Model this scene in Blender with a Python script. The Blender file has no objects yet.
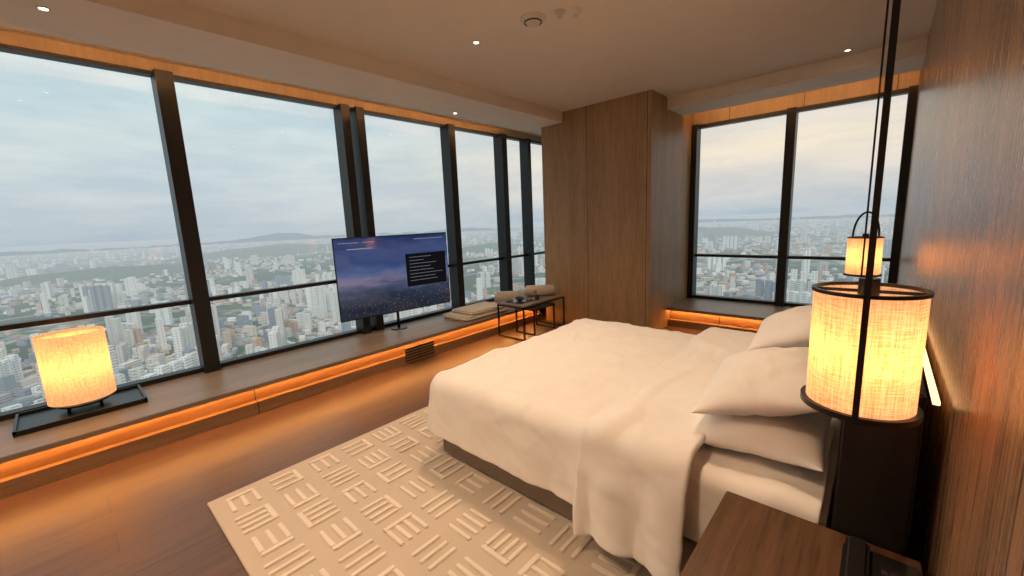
import bpy, bmesh, math, random
from mathutils import Vector, Matrix, noise
random.seed(7)
S=bpy.context.scene
S.view_settings.view_transform='Standard'
COL=S.collection
# ---------------------------------------------------------------- materials
def nt(name):
    m=bpy.data.materials.new(name); m.use_nodes=True
    t=m.node_tree; t.nodes.clear()
    o=t.nodes.new('ShaderNodeOutputMaterial')
    return m,t,o
def N(t,k,**kw):
    n=t.nodes.new(k)
    for a,b in kw.items(): setattr(n,a,b)
    return n
def pri(t,o,col=(.5,.5,.5),rough=.5,metal=0,spec=.5):
    p=N(t,'ShaderNodeBsdfPrincipled')
    p.inputs['Base Color'].default_value=(*col,1)
    p.inputs['Roughness'].default_value=rough
    p.inputs['Metallic'].default_value=metal
    p.inputs['Specular IOR Level'].default_value=spec
    t.links.new(p.outputs[0],o.inputs[0]); return p
def ramp(t,fac,stops):
    r=N(t,'ShaderNodeValToRGB'); e=r.color_ramp.elements
    while len(e)<len(stops): e.new(.5)
    for i,(p,c) in enumerate(stops):
        e[i].position=p; e[i].color=(*c,1)
    t.links.new(fac,r.inputs[0]); return r
def coords(t,scale,rot=(0,0,0)):
    g=N(t,'ShaderNodeNewGeometry'); mp=N(t,'ShaderNodeMapping')
    mp.inputs['Scale'].default_value=scale; mp.inputs['Rotation'].default_value=rot
    t.links.new(g.outputs['Position'],mp.inputs[0]); return mp.outputs[0]
def noise_n(t,vec,scale=1,detail=4,rough=.55):
    n=N(t,'ShaderNodeTexNoise'); n.inputs['Scale'].default_value=scale
    n.inputs['Detail'].default_value=detail; n.inputs['Roughness'].default_value=rough
    t.links.new(vec,n.inputs['Vector']); return n.outputs[0]
def bump(t,h,p,s=.2,d=.01):
    b=N(t,'ShaderNodeBump'); b.inputs['Strength'].default_value=s; b.inputs['Distance'].default_value=d
    t.links.new(h,b.inputs['Height']); t.links.new(b.outputs[0],p.inputs['Normal'])
def mth(t,op,a,b=None):
    m=N(t,'ShaderNodeMath',operation=op)
    for i,v in enumerate((a,b)):
        if v is None: continue
        if isinstance(v,(int,float)): m.inputs[i].default_value=v
        else: t.links.new(v,m.inputs[i])
    return m.outputs[0]
def plain(name,col,rough=.5,metal=0,var=.06,spec=.5,sc=6):
    m,t,o=nt(name); p=pri(t,o,col,rough,metal,spec)
    f=noise_n(t,coords(t,(sc,sc,sc)),1,3)
    r=ramp(t,f,[(.3,tuple(c*(1-var) for c in col)),(.7,tuple(min(1,c*(1+var)) for c in col))])
    t.links.new(r.outputs[0],p.inputs['Base Color']); return m
def wood(name,c1,c2,rough=.35,grain=(26,26,1.3),seam=None,spec=.5,bs=.15,streak=0):
    m,t,o=nt(name); p=pri(t,o,c1,rough,0,spec)
    v=coords(t,grain)
    f=noise_n(t,v,1.6,6,.65)
    f2=noise_n(t,coords(t,tuple(g*.22 for g in grain)),1.0,2)
    mix=mth(t,'ADD',mth(t,'MULTIPLY',f,.65),mth(t,'MULTIPLY',f2,.35))
    r=ramp(t,mix,[(.36,c1),(.62,c2)])
    last=r.outputs[0]
    if streak:
        f3=noise_n(t,coords(t,tuple(g*4 for g in grain)),1.0,3); r3=ramp(t,f3,[(.36,(1-streak,)*3),(.5,(1,1,1))])
        mm=N(t,'ShaderNodeMixRGB',blend_type='MULTIPLY'); mm.inputs[0].default_value=1; t.links.new(last,mm.inputs[1]); t.links.new(r3.outputs[0],mm.inputs[2]); last=mm.outputs[0]
    if seam:
        ax,per,off=seam
        g=N(t,'ShaderNodeNewGeometry'); s=N(t,'ShaderNodeSeparateXYZ'); t.links.new(g.outputs['Position'],s.inputs[0])
        q=mth(t,'FRACT',mth(t,'DIVIDE',mth(t,'ADD',s.outputs[ax],off),per))
        k=mth(t,'LESS_THAN',q,.008/per)
        mx=N(t,'ShaderNodeMixRGB'); mx.inputs[2].default_value=(c1[0]*.12,c1[1]*.12,c1[2]*.12,1)
        t.links.new(k,mx.inputs[0]); t.links.new(last,mx.inputs[1]); last=mx.outputs[0]
    t.links.new(last,p.inputs['Base Color']); bump(t,f,p,bs,.003)
    rr=mth(t,'ADD',mth(t,'MULTIPLY',f,.2),rough-.1); t.links.new(rr,p.inputs['Roughness'])
    return m
def emis(name,col,st):
    m,t,o=nt(name); e=N(t,'ShaderNodeEmission'); e.inputs[0].default_value=(*col,1); e.inputs[1].default_value=st
    t.links.new(e.outputs[0],o.inputs[0]); return m
def cloth(name,col,rough=.85,sc=300,bs=.15):
    m,t,o=nt(name); p=pri(t,o,col,rough,0,.2)
    f=noise_n(t,coords(t,(sc,sc,sc)),1,2); f2=noise_n(t,coords(t,(5,5,5)),1,4)
    r=ramp(t,f2,[(.3,tuple(c*.95 for c in col)),(.7,col)])
    t.links.new(r.outputs[0],p.inputs['Base Color']); bump(t,f,p,bs,.001)
    return m
M={}
M['ceil']=plain('ceiling_paint',(.80,.72,.62),.9,var=.02)
M['soffit']=plain('soffit_paint',(.84,.78,.69),.9,var=.02)
M['colwood']=wood('oak_column',(.31,.195,.093),(.46,.30,.155),.42,seam=(0,.9,1.42+.03),streak=.2)
M['wallwood']=wood('walnut_wall',(.20,.108,.053),(.46,.275,.145),.28,grain=(46,46,1.2),seam=(1,.62,.35),bs=.5,streak=.42)
M['nearwood']=wood('oak_wall_back',(.38,.29,.19),(.48,.37,.25),.5,seam=(0,.9,0))
M['ledgetop']=wood('ledge_top_wood',(.20,.15,.11),(.30,.235,.175),.38,grain=(26,1.3,26))
M['ledgepanel']=wood('ledge_panel_wood',(.22,.125,.062),(.32,.19,.10),.45,grain=(1.3,1.3,26),seam=(1,1.76,.72))
M['ledgepanel2']=wood('ledge_panel_wood_far',(.22,.125,.062),(.32,.19,.10),.45,grain=(1.3,1.3,26),seam=(0,1.3,.3))
M['nswood']=wood('nightstand_wood',(.085,.042,.020),(.15,.077,.038),.35,grain=(26,1.3,26),streak=.3)
M['black']=plain('black_metal',(.012,.012,.013),.35,.2)
M['frame']=plain('window_frame_dark',(.018,.021,.025),.4,.3)
M['leather']=plain('headboard_black_leather',(.010,.009,.009),.5,0,var=.2)
M['basemat']=cloth('bed_base_fabric',(.28,.235,.19))
M['linen']=cloth('white_linen',(.91,.895,.88))
M['linen2']=cloth('duvet_linen',(.89,.865,.84))
M['rugbase']=cloth('rug_base_wool',(.54,.46,.38),.95,140,.5)
M['rugpile']=cloth('rug_raised_pile',(.72,.64,.55),.95,160,.5)
M['cushion']=cloth('beige_cushion',(.60,.54,.46))
M['led']=emis('led_strip_warm',(1,.39,.09),64)
M['led3']=emis('headboard_led_warm',(1,.50,.20),3.6)
M['led2']=emis('cove_led_warm',(1,.52,.22),38)
M['bulb']=emis('downlight_and_fill_bulb',(1,.85,.62),12)
M['white']=plain('white_plastic',(.7,.66,.6),.5)
M['ceramic']=plain('dark_ceramic',(.05,.045,.05),.2)
M['purple']=plain('orchid_petal',(.45,.2,.5),.5)
# floor planks
m,t,o=nt('floor_planks'); p=pri(t,o,(.2,.1,.05),.3)
br=N(t,'ShaderNodeTexBrick'); v=coords(t,(1,1,1),(0,0,math.pi/2)); t.links.new(v,br.inputs[0])
br.inputs['Scale'].default_value=1; br.inputs['Brick Width'].default_value=2.4; br.inputs['Row Height'].default_value=.24
br.inputs['Mortar Size'].default_value=.0015; br.inputs['Color1'].default_value=(.098,.053,.034,1); br.inputs['Color2'].default_value=(.126,.069,.043,1)
br.inputs['Mortar'].default_value=(.05,.025,.016,1)
f=noise_n(t,coords(t,(30,1.6,30)),1.3,6,.6); r=ramp(t,f,[(.3,(.72,.72,.72)),(.7,(1.25,1.22,1.2))])
mx=N(t,'ShaderNodeMixRGB',blend_type='MULTIPLY'); mx.inputs[0].default_value=1
t.links.new(br.outputs[0],mx.inputs[1]); t.links.new(r.outputs[0],mx.inputs[2]); t.links.new(mx.outputs[0],p.inputs[0])
rr=mth(t,'ADD',mth(t,'MULTIPLY',f,.22),.24); t.links.new(rr,p.inputs['Roughness']); bump(t,f,p,.1,.002)
M['floor']=m
# glass
m,t,o=nt('window_glass'); tr=N(t,'ShaderNodeBsdfTransparent'); gl=N(t,'ShaderNodeBsdfGlossy'); gl.inputs['Roughness'].default_value=0
fr=N(t,'ShaderNodeFresnel'); fr.inputs[0].default_value=1.5; mx=N(t,'ShaderNodeMixShader')
t.links.new(fr.outputs[0],mx.inputs[0]); t.links.new(tr.outputs[0],mx.inputs[1]); t.links.new(gl.outputs[0],mx.inputs[2]); t.links.new(mx.outputs[0],o.inputs[0])
tr.inputs[0].default_value=(.975,.985,.985,1)
M['glass']=m
# lampshade
def shade_mat(name,st):
    m,t,o=nt(name)
    w1=noise_n(t,coords(t,(240,240,12)),1,3,.7); w2=noise_n(t,coords(t,(26,26,460)),1,3,.7)
    f=mth(t,'MULTIPLY',mth(t,'ADD',w1,w2),.5)
    r=ramp(t,f,[(.38,(.70,.35,.14)),(.50,(.93,.57,.29)),(.60,(1,.70,.42))])
    e=N(t,'ShaderNodeEmission'); e.inputs[1].default_value=st; t.links.new(r.outputs[0],e.inputs[0])
    tl=N(t,'ShaderNodeBsdfTranslucent'); t.links.new(r.outputs[0],tl.inputs[0])
    a=N(t,'ShaderNodeAddShader'); t.links.new(e.outputs[0],a.inputs[0]); t.links.new(tl.outputs[0],a.inputs[1]); t.links.new(a.outputs[0],o.inputs[0])
    return m
M['shade']=shade_mat('linen_lampshade',.46)
# ---------------------------------------------------------------- geometry helpers
def finish(me,name,mats,parent=None,smooth=False,loc=(0,0,0)):
    ob=bpy.data.objects.new(name,me); COL.objects.link(ob)
    for mm in (mats if isinstance(mats,(list,tuple)) else [mats]): me.materials.append(mm)
    if parent: ob.parent=parent
    ob.location=loc
    if smooth:
        for p in me.polygons: p.use_smooth=True
    return ob
def box(name,x0,x1,y0,y1,z0,z1,mat,parent=None,bev=0):
    cx,cy,cz=(x0+x1)/2,(y0+y1)/2,(z0+z1)/2
    bm=bmesh.new(); bmesh.ops.create_cube(bm,size=1)
    bmesh.ops.scale(bm,vec=(abs(x1-x0),abs(y1-y0),abs(z1-z0)),verts=bm.verts)
    if bev: bmesh.ops.bevel(bm,geom=bm.edges[:],offset=bev,segments=3,affect='EDGES')
    me=bpy.data.meshes.new(name); bm.to_mesh(me); bm.free()
    return finish(me,name,mat,parent,False,(cx,cy,cz))
def boxes(name,lst,mat,parent=None,bev=0):
    bm=bmesh.new()
    for (x0,x1,y0,y1,z0,z1) in lst:
        mt=Matrix.Translation(((x0+x1)/2,(y0+y1)/2,(z0+z1)/2))@Matrix.Diagonal((abs(x1-x0),abs(y1-y0),abs(z1-z0),1))
        bmesh.ops.create_cube(bm,size=1,matrix=mt)
    if bev: bmesh.ops.bevel(bm,geom=bm.edges[:],offset=bev,segments=2,affect='EDGES')
    me=bpy.data.meshes.new(name); bm.to_mesh(me); bm.free()
    return finish(me,name,mat,parent)
def quad(name,vs,mat,parent=None):
    me=bpy.data.meshes.new(name); me.from_pydata(vs,[],[tuple(range(len(vs)))]); return finish(me,name,mat,parent)
def cyl(name,r,z0,z1,mat,parent=None,loc=(0,0),caps=True,seg=64,r2=None,smooth=True):
    bm=bmesh.new(); bmesh.ops.create_cone(bm,cap_ends=caps,segments=seg,radius1=r,radius2=r if r2 is None else r2,depth=z1-z0)
    me=bpy.data.meshes.new(name); bm.to_mesh(me); bm.free()
    ob=finish(me,name,mat,parent,False,(loc[0],loc[1],(z0+z1)/2))
    if smooth:
        for p in me.polygons:
            if abs(p.normal.z)<.7: p.use_smooth=True
    return ob
def lathe(name,prof,mat,parent=None,loc=(0,0),seg=64,closed=False,smooth=True,z=0):
    vs=[];fs=[];n=len(prof)
    for i in range(seg):
        a=2*math.pi*i/seg
        for r,zz in prof: vs.append((r*math.cos(a),r*math.sin(a),zz))
    for i in range(seg):
        j=(i+1)%seg
        for k in range(n if closed else n-1):
            l=(k+1)%n
            fs.append((i*n+k,j*n+k,j*n+l,i*n+l))
    me=bpy.data.meshes.new(name); me.from_pydata(vs,[],fs)
    return finish(me,name,mat,parent,smooth,(loc[0],loc[1],z))
def ring(name,r0,r1,z0,z1,mat,parent=None,loc=(0,0),seg=64):
    return lathe(name,[(r0,z0),(r1,z0),(r1,z1),(r0,z1)],mat,parent,loc,seg,True,False)
def empty(name,loc,rz=0):
    e=bpy.data.objects.new(name,None); COL.objects.link(e); e.location=loc; e.rotation_euler=(0,0,rz); e.empty_display_size=.1; return e
# ---------------------------------------------------------------- camera
cam=bpy.data.cameras.new('camera'); co=bpy.data.objects.new('camera',cam); COL.objects.link(co); S.camera=co
cam.sensor_width=36; cam.lens=410/1024*36; cam.clip_start=.02; cam.clip_end=60000
F=Vector((-.6622,.7316,-.1620)).normalized()
R0=Vector((.7414,.6711,0)).normalized(); U0=R0.cross(F).normalized()
ang=math.atan(.042)
R=(R0*math.cos(ang)-U0*math.sin(ang)); U=(R0*math.sin(ang)+U0*math.cos(ang))
co.matrix_world=Matrix(((R.x,U.x,-F.x,0),(R.y,U.y,-F.y,0),(R.z,U.z,-F.z,1.65),(0,0,0,1)))
# ---------------------------------------------------------------- room
XW=-5.0; XR=.18; YF=6.9; YN=-2.6; ZC=3.2
box('floor',XW-.15,XR+.15,YN-.15,YF+.15,-.12,0,M['floor'])
box('ceiling',XW-.15,XR+.15,YN-.15,YF+.15,ZC,ZC+.12,M['ceil'])
box('trim_soffit_left',-4.32,-3.65,YN,5.3,3.05,ZC,M['soffit'])
boxes('trim_cove_tray_left',[(-4.40,-4.32,YN,5.3,3.05,3.06),(-4.40,-4.392,YN,5.3,3.06,3.085)],M['soffit'])
box('trim_soffit_far',-2.29,XR,5.8,6.32,3.05,ZC,M['soffit'])
boxes('trim_cove_tray_far',[(-2.29,XR,6.32,6.40,3.05,3.06),(-2.29,XR,6.392,6.40,3.06,3.085)],M['soffit'])
box('wall_right',XR,XR+.15,YN-.15,YF+.15,0,ZC,M['wallwood'])
box('wall_near',XW,XR,YN-.15,YN,0,ZC,M['nearwood'])
box('wall_column',-4.05,-2.29,5.3,YF-.02,0,ZC,M['colwood'])
box('wall_left_sill',XW-.15,XW,YN-.15,YF+.15,0,.29,M['frame'])
box('wall_far_sill',XW,XR,YF,YF+.15,0,.29,M['frame'])
box('wall_left_head',XW-.15,XW+.02,YN-.15,YF+.15,3.09,ZC,M['nearwood'])
box('wall_far_head',XW,XR,YF-.02,YF+.15,2.97,ZC,M['nearwood'])
ml=[(.82,.95),(2.50,2.60),(2.69,2.79),(4.12,4.24),(5.26,5.38),(5.94,6.02),(-.94,-.82),(-2.60,-2.5)]
fr=[(XW-.05,XW+.15,a,b,.29,3.09) for a,b in ml]
fr+=[(XW-.04,XW+.05,YN,YF,.98,1.02),(XW-.04,XW+.07,YN,YF,.29,.335),(XW-.04,XW+.07,YN,YF,3.06,3.09)]
w1=boxes('window_1',fr,M['frame'])
quad('glass',[(XW-.006,YN,.3),(XW-.006,YF,.3),(XW-.006,YF,3.1),(XW-.006,YN,3.1)],M['glass'],w1)
mf=[(-2.29,-2.21),(-1.07,-.96),(.10,.18),(-5.0,-4.93)]
fr=[(a,b,YF-.13,YF+.05,.29,2.97) for a,b in mf]
fr+=[(-2.29,XR,YF-.05,YF+.04,.96,1.0),(-2.29,XR,YF-.07,YF+.04,.29,.335),(-2.29,XR,YF-.07,YF+.04,2.92,2.97)]
fr+=[(XW,-4.05,YF-.05,YF+.04,.96,1.0),(XW,-4.05,YF-.07,YF+.04,2.92,2.97)]
w2=boxes('window_2',fr,M['frame'])
quad('glass',[(XW,YF+.006,.3),(XR,YF+.006,.3),(XR,YF+.006,2.96),(XW,YF+.006,2.96)],M['glass'],w2)
e=empty('window_bench',(-4.5,2,0))
def wbox(name,x0,x1,y0,y1,z0,z1,mat,par,bev=0):
    l=par.location; return box(name,x0-l.x,x1-l.x,y0-l.y,y1-l.y,z0-l.z,z1-l.z,mat,par,bev)
wbox('top_slab',XW+.0,-4.09,YN,5.3,.26,.29,M['ledgetop'],e,.003)
wbox('top_slab_rear',XW,-4.06,5.3,YF,.25,.29,M['ledgetop'],e)
wbox('slab_lip',-4.10,-4.09,YN,5.3,.25,.262,M['ledgetop'],e)
wbox('front_panel',-4.24,-4.2,YN,5.3,0.0,.26,M['ledgepanel'],e)
wbox('front_lower_panel',-4.2,-4.14,YN,5.3,0.0,.11,M['ledgepanel'],e)
wbox('led_strip',-4.165,-4.15,YN,5.28,.252,.259,M['led'],e)
gl=e.location
GY0,GY1=2.62,3.04
wbox('vent_grille_recess',-4.14,-4.128,GY0,GY1,.02,.20,M['black'],e)
gr=[(-4.128,-4.112,GY0,GY1,.022+i*.034,.032+i*.034) for i in range(6)]
boxes('vent_grille_slats',[(a-gl.x,b-gl.x,c-gl.y,d-gl.y,g,h) for a,b,c,d,g,h in gr],M['ledgepanel'],e)
e=empty('window_bench',(-1,6.3,0))
wbox('top_slab',-2.29,XR,5.92,YF,.26,.29,M['ledgetop'],e,.003)
wbox('slab_lip',-2.29,XR,5.92,5.93,.25,.262,M['ledgetop'],e)
wbox('front_panel',-2.29,XR,6.04,6.08,0,.26,M['ledgepanel2'],e)
wbox('front_lower_panel',-2.29,XR,5.97,6.04,0,.10,M['ledgepanel2'],e)
wbox('led_strip',-2.27,XR-.02,5.99,6.005,.252,.259,M['led'],e)
box('trim_cove_led_left',-4.375,-4.345,YN+.05,5.25,3.062,3.068,M['led2'])
box('trim_cove_led_far',-2.25,XR-.03,6.345,6.375,3.062,3.068,M['led2'])
# ---------------------------------------------------------------- downlights, with unseen fill ones added
def downlight_and_fill(x,y,z,power=0,ang=130):
    e=empty('ceiling_downlight_and_fill',(x,y,z))
    ring('trim_ring',.022,.034,-.006,.0,M['white'],e,seg=32)
    cyl('bulb',.020,-.004,-.001,M['bulb'],e,seg=24)
    if power:
        l=bpy.data.lights.new('downlight_and_fill_lamp','SPOT'); l.energy=power; l.color=(1,.69,.43); l.spot_size=math.radians(ang); l.spot_blend=1; l.shadow_soft_size=.08
        o=bpy.data.objects.new('lamp',l); COL.objects.link(o); o.parent=e; o.location=(0,0,-.03)
P=158
for x,y,z,pw,an in [(-2.77,2.73,ZC,P*.9,135),(-.40,5.61,ZC,P*.35,85),(-4.23,3.72,3.05,P*.25,130),(-3.93,.18,3.05,P*.25,130),(-1.0,2.5,ZC,P*.68,120),(-2.77,.0,ZC,P*.9,130),(-1.0,.0,ZC,P*.9,130),(-2.77,-1.8,ZC,P,130),(-1,-1.8,ZC,P,130)]:  # unseen ones over bed and camera side are added to brighten the room
    downlight_and_fill(x,y,z,pw,an)
e=empty('smoke_detector',(-2.16,2.76,ZC))
lathe('body',[(0,-.045),(.05,-.045),(.06,-.03),(.085,-.025),(.1,-.01),(.1,0)],M['white'],e,seg=48)
ring('vent_ring',.062,.07,-.035,-.027,M['black'],e,seg=48)
for (x,y) in [(-1.96,2.83),(-1.86,2.9)]:
    e=empty('ceiling_sensor',(x,y,ZC)); lathe('body',[(0,-.04),(.03,-.036),(.045,-.015),(.05,0)],M['white'],e,seg=32); cyl('lens',.018,-.05,-.03,M['white'],e,seg=24)
# ---------------------------------------------------------------- rug
e=empty('area_rug',(-1.8,2.4,0))
RX0,RX1,RY0,RY1=-2.97,-.62,.40,4.4
wbox('woven_base',RX0,RX1,RY0,RY1,.0,.014,M['rugbase'],e,.004)
bars=[]
cell=.25; ny=int((RY1-RY0)/cell)+1; nx=int((RX1-RX0)/cell)+1
W=.0155
for i in range(nx):
    for j in range(ny):
        cx=RX0+.155+i*cell; cy=RY0+.155+j*cell
        if cx>RX1-.1 or cy>RY1-.1: continue
        if cx>-2.1 and cy>1.95: continue
        hor=(i+j)%2==0; k=4 if random.random()<.3 else 3; L=.092+random.uniform(-.008,.008); pit=.066 if k==3 else .052
        sh=random.uniform(-.008,.008); loc=[]
        style=random.random(); sgn=random.choice((-1,1))
        for q in range(k):
            o_=(q-(k-1)/2)*pit+sh
            a0,a1=(-L,L)
            if style<.6:
                if sgn>0: a1=L-2*W
                else: a0=-L+2*W
            loc.append((a0,a1,o_-W*.85,o_+W*.85))
        h=(k-1)/2*pit
        if style<.6: loc.append((sgn*(L-W)-W,sgn*(L-W)+W,-h+sh-W*.85,h+sh+W*.85))
        for a,b,c,d in loc:
            if hor: bars.append((cx+a,cx+b,cy+c,cy+d,.012,.0225))
            else: bars.append((cx+c,cx+d,cy+a,cy+b,.012,.0225))
boxes('raised_pile_pattern',[(a-e.location.x,b-e.location.x,c-e.location.y,d-e.location.y,g,h) for a,b,c,d,g,h in bars],M['rugpile'],e,.004)
# ---------------------------------------------------------------- bed
bed=empty('bed',(-1.2,2.63,0))
bx,by=bed.location.x,bed.location.y
BY0,BY1,BX0,BX1=1.66,3.60,-2.24,-.07
wbox('platform_base',BX0,BX1,BY0,BY1,.024,.25,M['basemat'],bed,.012)
wbox('mattress',BX0+.03,BX1,BY0+.01,BY1-.01,.25,.57,M['linen'],bed,.05)
def ridge(v): return (1-abs(noise.noise(v))*2)
def crease(px,py,seed,wr):
    v=0
    for k,(ax,ay,bx_,by_,th,am) in enumerate([(1.3,.7,.6,-.9,.64,1.0),(2.2,.8,-.7,1.9,.74,.8),(4.0,-1.5,2.0,3.0,.78,.5),(6.5,2.5,-2.5,4.5,.82,.3)]):
        r_=ridge(Vector((px*ax+py*ay,px*bx_+py*by_,seed*1.7+k*5)))
        v+=am*max(0,r_-th)/(1-th)
    return v*wr
def drape(name,rx0,rx1,ry0,ry1,top,dr,mat,rr=.07,amp=.03,step=.018,seed=0,kfreq=16,thick=.022,wr=.012,foot=True,hem=.02):
    dn,df,dft=dr
    qx0=rx0+rr if foot else rx0; qx1=rx1; qy0=ry0+rr; qy1=ry1-rr
    X0=qx0-(dft if foot else 0); X1=rx1; Y0=qy0-dn; Y1=qy1+df
    nx=int((X1-X0)/step); ny=int((Y1-Y0)/step)
    vs=[];fs=[]
    for i in range(nx+1):
        for j in range(ny+1):
            px=X0+(X1-X0)*i/nx; py=Y0+(Y1-Y0)*j/ny
            ex=.05*noise.noise(Vector((py*1.3,seed,2.2)))
            if not foot: px+=ex*((1-i/nx)) + .03*noise.noise(Vector((py*2,seed+3,1)))*(i/nx)
            qx=min(max(px,qx0),qx1) if foot else px
            qy=min(max(py,qy0),qy1)
            dx,dy=px-qx,py-qy; d=math.hypot(dx,dy)
            lim=dn if dy<=0 else df
            if foot and dx<0: lim=dft if dy==0 else (dn if dy<0 else df)*.5+dft*.5
            n=Vector((dx/d,dy/d)) if d>1e-6 else Vector((0,0))
            if d>lim: d=lim
            arc=rr*math.pi/2
            if d<arc:
                a=d/rr; off=rr*math.sin(a); z=top-rr*(1-math.cos(a)); tt=0
            else:
                off=rr; z=top-rr-(d-arc); tt=(d-arc)/max(.01,(lim-arc))
            tang=qx+qy+ (math.atan2(n.y,n.x)*.35 if d>1e-6 and dx!=0 and dy!=0 else 0)
            rf=math.sin(kfreq*tang+seed+1.7*noise.noise(Vector((tang*1.1,seed,0))))*.5+.7*noise.noise(Vector((tang*6,seed,z*1.5)))+.3*ridge(Vector((tang*9,seed+2,z*3)))
            off+=amp*(tt**.8)*(rf+.55)+.015*tt
            z+=hem*tt*noise.noise(Vector((tang*2.5,seed+5,0)))
            x=qx+n.x*off; y=qy+n.y*off
            w=.7*noise.noise(Vector((px*1.6,py*1.4,seed*3.1)))*wr+crease(px,py,seed,wr)
            z+=w*(1-.8*tt)
            if d>0.3*rr:
                s_=(crease(tang*.9+z*.8,z*1.1-tang*.5,seed+2,wr)*.6+.003*noise.noise(Vector((tang*7,z*4,seed))))*min(1,d/arc)
                x+=n.x*s_; y+=n.y*s_
            vs.append((x-bx,y-by,z))
    for i in range(nx):
        for j in range(ny):
            a=i*(ny+1)+j; fs.append((a,a+ny+1,a+ny+2,a+1))
    me=bpy.data.meshes.new(name); me.from_pydata(vs,[],fs)
    ob=finish(me,name,mat,bed,True)
    s=ob.modifiers.new('sol','SOLIDIFY'); s.thickness=thick; s.offset=1
    s=ob.modifiers.new('sub','SUBSURF'); s.levels=1; s.render_levels=1
    return ob
drape('duvet',BX0-.06,-.56,BY0-.05,BY1+.05,.60,(.44,.45,.45),M['linen2'],rr=.09,amp=.018,seed=3,wr=.013,thick=.018,hem=.010)
drape('duvet_turned_back_fold',-1.00,-.50,BY0-.085,BY1+.085,.655,(.57,.5,0),M['linen'],rr=.09,amp=.055,seed=11,kfreq=26,foot=False,wr=.016,thick=.036,hem=.05)
drape('fitted_sheet',-.58,-.09,BY0-.015,BY1+.015,.585,(.33,.33,0),M['linen'],rr=.05,amp=.006,seed=21,foot=False,wr=.008,thick=.006)
def pillow(name,c,a,b,h,rot,seed,par,mat):
    n=32; vs=[];fs=[]
    top={}
    for side in (1,-1):
        for i in range(n+1):
            for j in range(n+1):
                u=-1+2*i/n; v=-1+2*j/n
                if side==-1 and (i in(0,n) or j in(0,n)): top[(side,i,j)]=top[(1,i,j)]; continue
                x=a*u*(1-.07*(1-v*v)); y=b*v*(1-.09*(1-u*u))
                z=side*h*((1-abs(u)**2.4)**.6)*((1-abs(v)**2.4)**.6)
                z*=1+.12*noise.noise(Vector((u*1.7+seed,v*1.7,side)))
                z+=h*.28*max(0,ridge(Vector((u*1.8+v,v*2.2-u,seed)))-.5)*(1-u*u)*(1-v*v)
                z+=h*.08*noise.noise(Vector((u*5,v*5,seed)))*(1-u*u)
                top[(side,i,j)]=len(vs); vs.append((x,y,z))
        for i in range(n):
            for j in range(n):
                q=[top[(side,i,j)],top[(side,i+1,j)],top[(side,i+1,j+1)],top[(side,i,j+1)]]
                fs.append(q if side==1 else q[::-1])
    me=bpy.data.meshes.new(name); me.from_pydata(vs,[],fs)
    ob=finish(me,name,mat,par,True,c); ob.rotation_euler=rot
    s=ob.modifiers.new('sub','SUBSURF'); s.levels=1; s.render_levels=1
    return ob
for k,yc in enumerate([2.13,3.12]):
    pillow('pillow_lower_%d'%k,(-.345-bx,yc-by,.680),.26,.39,.092,(0,math.radians(-4),0),k+1,bed,M['linen'])
    pillow('pillow_upper_%d'%k,(-.355-bx,yc+.03-by,.860+.03*k),.262,.38,.10,(math.radians(2),math.radians(-16-3*k),math.radians(4)),k+5,bed,M['linen'])
hb=empty('headboard',(.05,2.6,0))
wbox('black_panel',-.05,.13,1.56,3.70,0.0,1.12,M['leather'],hb,.008)
wbox('top_cap',-.05,.10,1.56,3.70,1.12,1.13,M['black'],hb)
wbox('led_strip',.145,.160,1.6,3.66,1.085,1.095,M['led3'],hb)
# ---------------------------------------------------------------- nightstands
def nightstand(y0,y1):
    e=empty('nightstand',(-.12,(y0+y1)/2,0))
    wbox('top_slab',-.36,.16,y0,y1,.585,.62,M['nswood'],e,.004)
    wbox('cabinet',-.33,.15,y0+.02,y1-.02,.10,.585,M['nswood'],e)
    wbox('drawer_front',-.345,-.33,y0+.03,y1-.03,.34,.57,M['nswood'],e,.003)
    wbox('drawer_front_lower',-.345,-.33,y0+.03,y1-.03,.11,.33,M['nswood'],e,.003)
    wbox('plinth',-.30,.15,y0+.05,y1-.05,0,.10,M['black'],e)
    return e
nightstand(.72,1.55); nightstand(3.72,4.5)
e=empty('bedside_telephone',(.07,1.36,.62))
box('body',-.085,.085,-.11,.11,0,.035,M['black'],e,.008)
box('handset',-.08,-.025,-.11,.11,.036,.062,M['black'],e,.010)
boxes('keypad',[(.0+.02*i,.014+.02*i,-.06+.025*j,-.043+.025*j,.034,.038) for i in range(3) for j in range(4)],M['ceramic'],e)
e=empty('leather_tray',(.03,1.04,.62))
box('base',-.12,.12,-.14,.14,0,.01,M['leather'],e,.003)
box('notepad',-.08,.07,-.1,.1,.01,.018,M['black'],e,.001)
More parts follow.
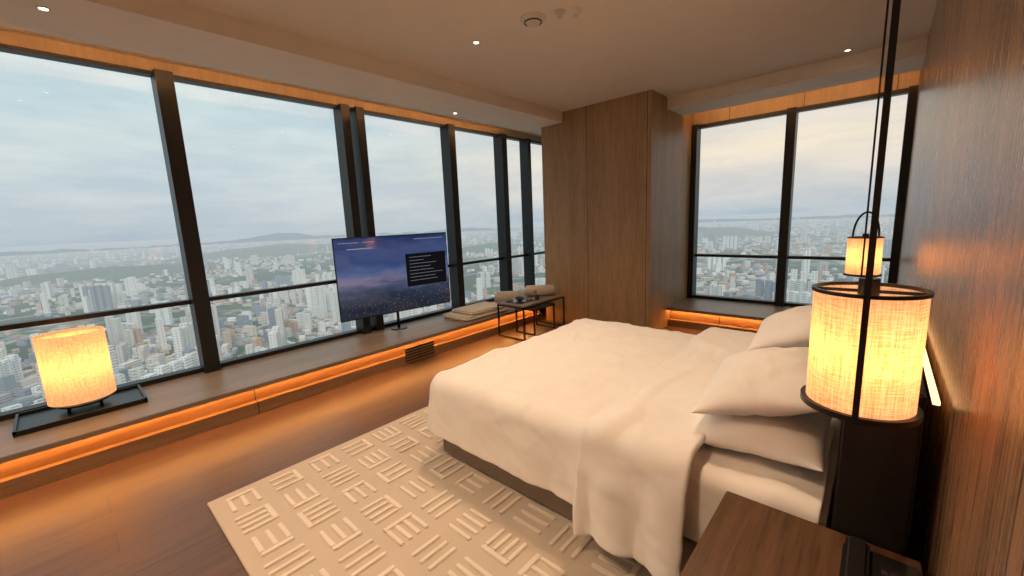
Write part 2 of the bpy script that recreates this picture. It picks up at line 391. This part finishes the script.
# ---------------------------------------------------------------- pendants
def pendant(x,y,zc,r=.104,h=.138,loop=True):
    e=empty('pendant_lamp',(x,y,zc))
    me=cyl('shade',r,-h,h,M['shade'],e,caps=False,seg=96)
    s=me.modifiers.new('sol','SOLIDIFY'); s.thickness=.002
    ring('ring_bottom',r-.004,r+.011,-h-.010,-h+.004,M['black'],e,seg=96)
    ring('ring_top',r-.004,r+.004,h-.002,h+.006,M['black'],e,seg=96)
    boxes('top_spokes',[(-r,r,-.004,.004,h-.004,h+.003),(-.004,.004,-r,r,h-.004,h+.003)],M['black'],e)
    cyl('diffuser',r-.006,h-.03,h-.026,M['shade'],e,seg=48)
    cyl('diffuser_bottom',r-.006,-h+.012,-h+.016,M['shade'],e,seg=48)
    boxes('hanging_bar',[(-.006,.006,-r-.015,-r-.010,-h-.010,ZC-zc)],M['black'],e)
    ring('suspension_cord_socket',.0,.02,h-.03,h+.03,M['black'],e,seg=24)
    cyl('cord',.003,h+.02,ZC-zc,M['black'],e,seg=12)
    cyl('ceiling_canopy',.05,ZC-zc-.02,ZC-zc-.001,M['black'],e,seg=32)
    if loop:
        pts=[]
        for k in range(25):
            a=math.pi*k/24; pts.append((math.cos(a)*.075,0,h+.01+math.sin(a)*.18))
        cu=bpy.data.curves.new('loop_handle','CURVE'); cu.dimensions='3D'; cu.bevel_depth=.007
        sp=cu.splines.new('POLY'); sp.points.add(len(pts)-1)
        for q,pp in zip(sp.points,pts): q.co=(*pp,1)
        cu.materials.append(M['black']); o=bpy.data.objects.new('loop_handle',cu); COL.objects.link(o); o.parent=e
    l=bpy.data.lights.new('pendant_bulb','POINT'); l.energy=1.6; l.color=(1,.70,.44); l.shadow_soft_size=.035
    o=bpy.data.objects.new('bulb',l); COL.objects.link(o); o.parent=e
pendant(-.013,1.26,1.315,loop=False); pendant(-.09,4.1,1.275)
# ---------------------------------------------------------------- table lamp + tray
e=empty('lamp_tray',(-4.67,-.02,.29))
box('base',-.24,.24,-.36,.36,0.0,.02,M['black'],e,.003)
boxes('rim',[(-.24,.24,-.36,-.345,.018,.04),(-.24,.24,.345,.36,.018,.04),(-.24,-.225,-.36,.36,.018,.04),(.225,.24,-.36,.36,.018,.04)],M['black'],e)
e=empty('table_lamp',(-4.70,-.01,.31))
sh=cyl('shade',.195,.085,.62,M['shade'],e,caps=False,seg=96)
s=sh.modifiers.new('sol','SOLIDIFY'); s.thickness=.003
cyl('shade_top_diffuser',.19,.59,.594,M['shade'],e)
cyl('base_disc',.15,.045,.06,M['black'],e)
boxes('feet',[(-.1,-.08,-.1,-.08,0,.05),(.08,.1,-.1,-.08,0,.05),(-.1,-.08,.08,.1,0,.05),(.08,.1,.08,.1,0,.05)],M['black'],e)
cyl('stem',.012,.06,.35,M['black'],e,seg=16)
l=bpy.data.lights.new('table_lamp_bulb','POINT'); l.energy=4.8; l.color=(1,.70,.44); l.shadow_soft_size=.06
o=bpy.data.objects.new('bulb',l); COL.objects.link(o); o.parent=e; o.location=(0,0,.36)
# ---------------------------------------------------------------- television
m,t,o=nt('tv_screen_picture'); tc=N(t,'ShaderNodeTexCoord'); sx=N(t,'ShaderNodeSeparateXYZ'); t.links.new(tc.outputs['Generated'],sx.inputs[0])
mp=N(t,'ShaderNodeMapping'); mp.inputs['Scale'].default_value=(1,2.2,6); t.links.new(tc.outputs['Generated'],mp.inputs[0])
nz=noise_n(t,mp.outputs[0],1.6,6,.6)
f=mth(t,'ADD',sx.outputs[2],mth(t,'MULTIPLY',mth(t,'SUBTRACT',nz,.5),.40))
r=ramp(t,f,[(.05,(.012,.018,.032)),(.24,(.02,.035,.07)),(.34,(.06,.075,.15)),(.44,(.17,.15,.25)),(.54,(.08,.12,.27)),(.68,(.035,.065,.18)),(.82,(.055,.08,.20)),(1,(.012,.026,.09))])
mp2=N(t,'ShaderNodeMapping'); mp2.inputs['Scale'].default_value=(1,70,40); t.links.new(tc.outputs['Generated'],mp2.inputs[0])
sk=noise_n(t,mp2.outputs[0],1,2,.5); low=mth(t,'LESS_THAN',sx.outputs[2],.30); pts=mth(t,'MULTIPLY',mth(t,'GREATER_THAN',sk,.62),low)
mxs=N(t,'ShaderNodeMixRGB'); mxs.inputs[2].default_value=(.10,.10,.13,1); t.links.new(pts,mxs.inputs[0]); t.links.new(r.outputs[0],mxs.inputs[1])
em=N(t,'ShaderNodeEmission'); em.inputs[1].default_value=.9; t.links.new(mxs.outputs[0],em.inputs[0])
gl=N(t,'ShaderNodeBsdfGlossy'); gl.inputs['Roughness'].default_value=.08; gl.inputs[0].default_value=(.05,.05,.05,1)
a=N(t,'ShaderNodeAddShader'); t.links.new(em.outputs[0],a.inputs[0]); t.links.new(gl.outputs[0],a.inputs[1]); t.links.new(a.outputs[0],o.inputs[0])
M['screen']=m
M['txt']=emis('screen_text',(.6,.62,.7),.4); M['popup']=emis('screen_popup',(.006,.006,.008),1)
e=empty('television',(-4.71,2.94,.29),math.radians(-6))
box('panel',-.02,.0,-.755,.825,.225,1.24,M['black'],e,.004)
box('screen',.0,.004,-.745,.815,.24,1.23,M['screen'],e)
box('popup_box',.0045,.0055,.16,.78,.54,.98,M['popup'],e)
tl=[(.006,.0068,.21,.21+random.uniform(.2,.52),.93-.045*i,.934-.045*i) for i in range(8)]
tl+=[(.0045,.0055,-.70,-.45,1.17,1.177),(.0045,.0055,-.60,-.28,1.09,1.102),(.0045,.0055,-.40,-.25,1.17,1.177),(.0045,.0055,.3,.75,1.17,1.177)]
boxes('screen_text',tl,M['txt'],e)
box('rear_housing',-.06,-.02,-.4,.45,.35,.9,M['black'],e,.01)
cyl('stand_pole',.018,.01,.30,M['black'],e,loc=(-.03,0),seg=24)
cyl('stand_foot',.11,0,.012,M['black'],e,loc=(-.03,0),seg=48)
# ---------------------------------------------------------------- nesting tables, cushion, bolsters
def frame_table(x0,x1,y0,y1,h,name):
    e=empty(name,((x0+x1)/2,(y0+y1)/2,0)); a=(x1-x0)/2; b=(y1-y0)/2; w=.010
    L=[]
    for sx_ in(-1,1):
        for sy in(-1,1):
            L.append((sx_*a-w*sx_-w,sx_*a-w*sx_+w,sy*b-w*sy-w,sy*b-w*sy+w,0,h-.02))
    for sy in(-1,1): L.append((-a,a,sy*b-w*sy-w,sy*b-w*sy+w,0,.02))
    for sy in(-1,1): L.append((-a,a,sy*b-w*sy-w,sy*b-w*sy+w,h-.04,h-.02))
    for sx_ in(-1,1): L.append((sx_*a-w*sx_-w,sx_*a-w*sx_+w,-b,b,h-.04,h-.02))
    boxes('metal_frame',L,M['black'],e)
    box('table_top',-a,a,-b,b,h-.02,h,M['ledgetop'],e,.003)
    return e
frame_table(-4.06,-3.56,4.15,5.12,.49,'side_table')
frame_table(-3.98,-3.62,4.45,4.95,.40,'side_table')
e=empty('serving_tray',(-3.84,4.40,.49))
box('base',-.14,.14,-.16,.16,0,.012,M['ceramic'],e,.003)
lathe('bowl',[(0,.015),(.03,.015),(.06,.03),(.075,.06),(.07,.06),(.055,.035),(0,.02)],M['ceramic'],e,seg=32)
e=empty('orchid_vase',(-3.70,4.62,.49))
lathe('vase',[(0,0),(.03,0),(.035,.03),(.02,.06),(.018,.07)],M['ceramic'],e,seg=24)
for k in range(7):
    a=k*.9; pillow('petal_%d'%k,(.03*math.cos(a),.03*math.sin(a),.09+.008*k),.02,.014,.004,(a,.5,a),k,e,M['purple'])
e=empty('bench_cushion',(-4.42,4.08,.29))
box('pad_lower',-.27,.27,-.44,.44,0.0,.06,M['cushion'],e,.02)
box('pad_upper',-.24,.24,-.30,.40,.061,.11,M['cushion'],e,.018)
for k,(x,y,zz,rad,hl) in enumerate([(-3.86,4.90,.49+.083,.083,.23),(-4.50,4.92,.399,.109,.26)]):
    e=empty('bolster_pillow',(x,y,zz),math.radians(40))
    ob=lathe('roll',[(0,-hl),(rad*.55,-hl),(rad*.88,-hl+.015),(rad,-hl+.04),(rad,hl-.04),(rad*.88,hl-.015),(rad*.55,hl),(0,hl)],M['cushion'],e,seg=32); ob.rotation_euler=(0,math.pi/2,0)
# ---------------------------------------------------------------- city
city=empty('city_view',(0,0,0))
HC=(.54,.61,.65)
def hazed(name,colfn,D=6400):  # distance haze put into the surface colour as emission
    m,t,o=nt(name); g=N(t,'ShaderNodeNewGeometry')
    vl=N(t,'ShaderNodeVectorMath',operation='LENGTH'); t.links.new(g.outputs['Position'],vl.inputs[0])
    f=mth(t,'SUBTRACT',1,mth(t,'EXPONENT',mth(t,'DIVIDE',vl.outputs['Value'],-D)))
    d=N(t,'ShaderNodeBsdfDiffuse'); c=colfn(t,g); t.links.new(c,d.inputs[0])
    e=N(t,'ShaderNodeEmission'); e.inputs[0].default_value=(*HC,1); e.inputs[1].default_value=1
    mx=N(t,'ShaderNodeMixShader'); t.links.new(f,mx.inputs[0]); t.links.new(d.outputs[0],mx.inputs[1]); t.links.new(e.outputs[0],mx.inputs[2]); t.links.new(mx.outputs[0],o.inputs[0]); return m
def gcol(t,g):
    v=coords(t,(.012,.012,.012)); vo=N(t,'ShaderNodeTexVoronoi'); t.links.new(v,vo.inputs['Vector']); vo.inputs['Scale'].default_value=2.2
    sp=N(t,'ShaderNodeSeparateColor'); t.links.new(vo.outputs['Color'],sp.inputs[0])
    r=ramp(t,sp.outputs[0],[(0,(.05,.11,.04)),(.35,(.09,.15,.06)),(.52,(.28,.25,.20)),(.8,(.46,.43,.39)),(1,(.2,.2,.2))])
    f=noise_n(t,coords(t,(.0014,.0014,.0014)),1,6,.65); r2=ramp(t,f,[(.46,(0,0,0)),(.51,(1,1,1))])
    gr=N(t,'ShaderNodeMixRGB'); gr.inputs[2].default_value=(.04,.085,.028,1)
    t.links.new(r2.outputs[0],gr.inputs[0]); t.links.new(r.outputs[0],gr.inputs[1]); return gr.outputs[0]
def bcol(t,g):
    a=N(t,'ShaderNodeAttribute'); a.attribute_name='Col'
    s=N(t,'ShaderNodeSeparateXYZ'); t.links.new(g.outputs['Position'],s.inputs[0])
    q=mth(t,'LESS_THAN',mth(t,'FRACT',mth(t,'DIVIDE',s.outputs[2],6)),.42)
    q2=mth(t,'LESS_THAN',mth(t,'FRACT',mth(t,'DIVIDE',mth(t,'ADD',s.outputs[0],s.outputs[1]),9)),.6)
    sn=N(t,'ShaderNodeSeparateXYZ'); t.links.new(g.outputs['Normal'],sn.inputs[0]); up=mth(t,'LESS_THAN',sn.outputs[2],.5)
    k=mth(t,'MULTIPLY',mth(t,'MULTIPLY',mth(t,'MULTIPLY',q,q2),up),.5)
    mx=N(t,'ShaderNodeMixRGB'); mx.inputs[2].default_value=(.08,.10,.12,1); t.links.new(k,mx.inputs[0]); t.links.new(a.outputs['Color'],mx.inputs[1]); return mx.outputs[0]
GZ=-330
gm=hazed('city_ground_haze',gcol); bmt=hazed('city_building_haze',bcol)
rs=[300,1000,3000,8000,20000,45000]; seg=48; vs=[];fs=[]
for r_ in rs:
    for i in range(seg):
        a=2*math.pi*i/seg; vs.append((r_*math.cos(a),r_*math.sin(a),GZ))
for k in range(len(rs)-1):
    for i in range(seg):
        j=(i+1)%seg; fs.append((k*seg+i,k*seg+j,(k+1)*seg+j,(k+1)*seg+i))
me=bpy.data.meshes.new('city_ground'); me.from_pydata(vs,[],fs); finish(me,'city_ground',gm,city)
vs=[];fs=[];cols=[]
pal=[(.78,.75,.70),(.66,.62,.57),(.86,.84,.80),(.42,.41,.41),(.66,.47,.35),(.26,.30,.35),(.74,.66,.56),(.55,.32,.21)]
HILLS=[(-6800,2300,900,1500,110),(-3600,3600,500,700,55),(-2300,6500,1500,900,120),(-5200,300,500,900,60)]
def addb(x,y,w,d,h,rot,c):
    b=len(vs); cs,sn=math.cos(rot),math.sin(rot)
    for z in(GZ,GZ+h):
        for dx,dy in((-w,-d),(w,-d),(w,d),(-w,d)):
            vs.append((x+dx*cs/2-dy*sn/2,y+dx*sn/2+dy*cs/2,z))
    for f in((0,1,5,4),(1,2,6,5),(2,3,7,6),(3,0,4,7),(4,5,6,7)):
        fs.append(tuple(b+q for q in f)); cols.append(c)
for k in range(26000):
    r_=480*(30**random.random()); a=math.radians(random.uniform(65,235))
    x,y=r_*math.cos(a),r_*math.sin(a)
    if any(((x-h[0])/h[2])**2+((y-h[1])/h[3])**2<.9 for h in HILLS): continue
    cl=noise.noise(Vector((x*.0011,y*.0011,4)))
    if cl>.10 and random.random()<.88: continue
    t_=random.random()
    rot=round(noise.noise(Vector((x*.0006,y*.0006,0)))*6)*.4
    c=random.choice(pal); s_=random.uniform(.85,1.1); c=tuple(q*s_ for q in c)
    far=1+r_/7000
    if t_<.84: addb(x,y,random.uniform(9,32)*far,random.uniform(8,16)*far,random.uniform(5,12)*far,rot,c)
    elif t_<.962: addb(x,y,random.uniform(18,44),random.uniform(12,20),random.uniform(22,50),rot,c)
    else:
        n=random.randint(1,4); hh=random.uniform(60,130 if r_>1100 else 85); c=random.choice(pal[:3]+pal[5:6])
        for q in range(n): addb(x+q*30*math.cos(rot),y+q*30*math.sin(rot),18,15,hh*random.uniform(.9,1),rot,c)
me=bpy.data.meshes.new('city_buildings'); me.from_pydata(vs,[],fs)
ca=me.color_attributes.new('Col','FLOAT_COLOR','CORNER')
for pi,p_ in enumerate(me.polygons):
    for _ in p_.loop_indices: ca.data[_].color=(*cols[pi],1)
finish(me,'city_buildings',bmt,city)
def gray(t,g):
    r=N(t,'ShaderNodeRGB'); r.outputs[0].default_value=(.42,.41,.40,1); return r.outputs[0]
vs=[];fs=[]
def road(p0,p1,bend,w):
    b=len(vs); p0=Vector(p0);p1=Vector(p1); d=(p1-p0).normalized(); n_=Vector((-d.y,d.x)); K=40
    for i in range(K+1):
        s_=i/K; c=p0.lerp(p1,s_)+n_*(bend*math.sin(s_*math.pi*1.4))
        vs.append((c.x+n_.x*w,c.y+n_.y*w,GZ+14)); vs.append((c.x-n_.x*w,c.y-n_.y*w,GZ+14))
    for i in range(K): fs.append((b+2*i,b+2*i+1,b+2*i+3,b+2*i+2))
road((-1100,-200),(-2200,2600),200,12); road((-700,400),(-6000,1500),-300,11); road((-900,1600),(300,5200),250,14); road((-2500,-800),(-2800,4800),300,13)
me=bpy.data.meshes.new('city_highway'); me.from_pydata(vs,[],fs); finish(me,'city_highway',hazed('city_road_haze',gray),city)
vs=[];fs=[]
n=300
for i in range(n+1):
    a=math.radians(60+180*i/n); R_=15500
    d=math.degrees(a)
    h=max(0,60+180*noise.noise(Vector((d*.09,3,0)))+60*noise.noise(Vector((d*.6,1,0))))
    h+=230*math.exp(-((d-161)/3.6)**2)
    vs.append((R_*math.cos(a),R_*math.sin(a),GZ-10)); vs.append((R_*math.cos(a),R_*math.sin(a),GZ+h))
for i in range(n): fs.append((2*i,2*i+2,2*i+3,2*i+1))
me=bpy.data.meshes.new('distant_hills'); me.from_pydata(vs,[],fs)
def hcol(t,g):
    r=N(t,'ShaderNodeRGB'); r.outputs[0].default_value=(.05,.11,.13,1); return r.outputs[0]
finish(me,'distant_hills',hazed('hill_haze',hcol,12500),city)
def ghc(t,g):
    f=noise_n(t,coords(t,(.02,.02,.02)),1,4); r=ramp(t,f,[(.35,(.03,.065,.025)),(.65,(.07,.13,.045))]); return r.outputs[0]
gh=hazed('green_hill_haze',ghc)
for k_,(cx,cy,rx,ry,h) in enumerate(HILLS):
    vs=[];fs=[];K=28
    for i in range(K+1):
        for j in range(K+1):
            u=-1+2*i/K; v=-1+2*j/K; d=max(0,1-u*u-v*v)
            z=h*d**1.3*(1+.5*noise.noise(Vector((u*3+cx,v*3,1))))
            vs.append((cx+u*rx,cy+v*ry,GZ-2+z+8*noise.noise(Vector((u*14,v*14,cx)))*min(1,d*4)))
    for i in range(K):
        for j in range(K):
            a=i*(K+1)+j; fs.append((a,a+K+1,a+K+2,a+1))
    me=bpy.data.meshes.new('green_hill_%d'%k_); me.from_pydata(vs,[],fs); finish(me,'green_hill_%d'%k_,gh,city,smooth=True)
l=bpy.data.lights.new('city_fill_sun','SUN'); l.energy=1.3; l.color=(1,.88,.74); l.angle=.2  # added sun, under an overcast sky, to brighten the city fronts
o=bpy.data.objects.new('city_fill_sun',l); COL.objects.link(o); o.rotation_euler=Vector((-.75,.45,-.55)).to_track_quat('-Z','Y').to_euler()
# ---------------------------------------------------------------- world
w=bpy.data.worlds.new('sky'); S.world=w; w.use_nodes=True; t=w.node_tree; t.nodes.clear()
o=N(t,'ShaderNodeOutputWorld'); bg=N(t,'ShaderNodeBackground'); t.links.new(bg.outputs[0],o.inputs[0])
tc=N(t,'ShaderNodeTexCoord'); s=N(t,'ShaderNodeSeparateXYZ'); t.links.new(tc.outputs['Generated'],s.inputs[0])
r=ramp(t,s.outputs[2],[(0,(.47,.53,.57)),(.07,(.58,.63,.65)),(.22,(.55,.66,.68)),(.6,(.46,.61,.65))])
rw=ramp(t,s.outputs[2],[(0,(.47,.53,.57)),(.06,(.68,.64,.60)),(.13,(.80,.71,.58)),(.22,(.64,.63,.62)),(.32,(.73,.67,.59)),(.6,(.48,.58,.66))])
wf=ramp(t,s.outputs[1],[(.45,(0,0,0)),(.95,(1,1,1))])
m1=N(t,'ShaderNodeMixRGB'); t.links.new(wf.outputs[0],m1.inputs[0]); t.links.new(r.outputs[0],m1.inputs[1]); t.links.new(rw.outputs[0],m1.inputs[2])
mp=N(t,'ShaderNodeMapping'); mp.inputs['Scale'].default_value=(2.6,2.6,14); t.links.new(tc.outputs['Generated'],mp.inputs[0])
f=noise_n(t,mp.outputs[0],1.3,7,.6); cr=ramp(t,f,[(.38,(.84,.90,.95)),(.62,(1.08,1.06,1.04))])
m2=N(t,'ShaderNodeMixRGB',blend_type='MULTIPLY'); m2.inputs[0].default_value=1
t.links.new(m1.outputs[0],m2.inputs[1]); t.links.new(cr.outputs[0],m2.inputs[2]); t.links.new(m2.outputs[0],bg.inputs[0])
bg.inputs[1].default_value=1.14
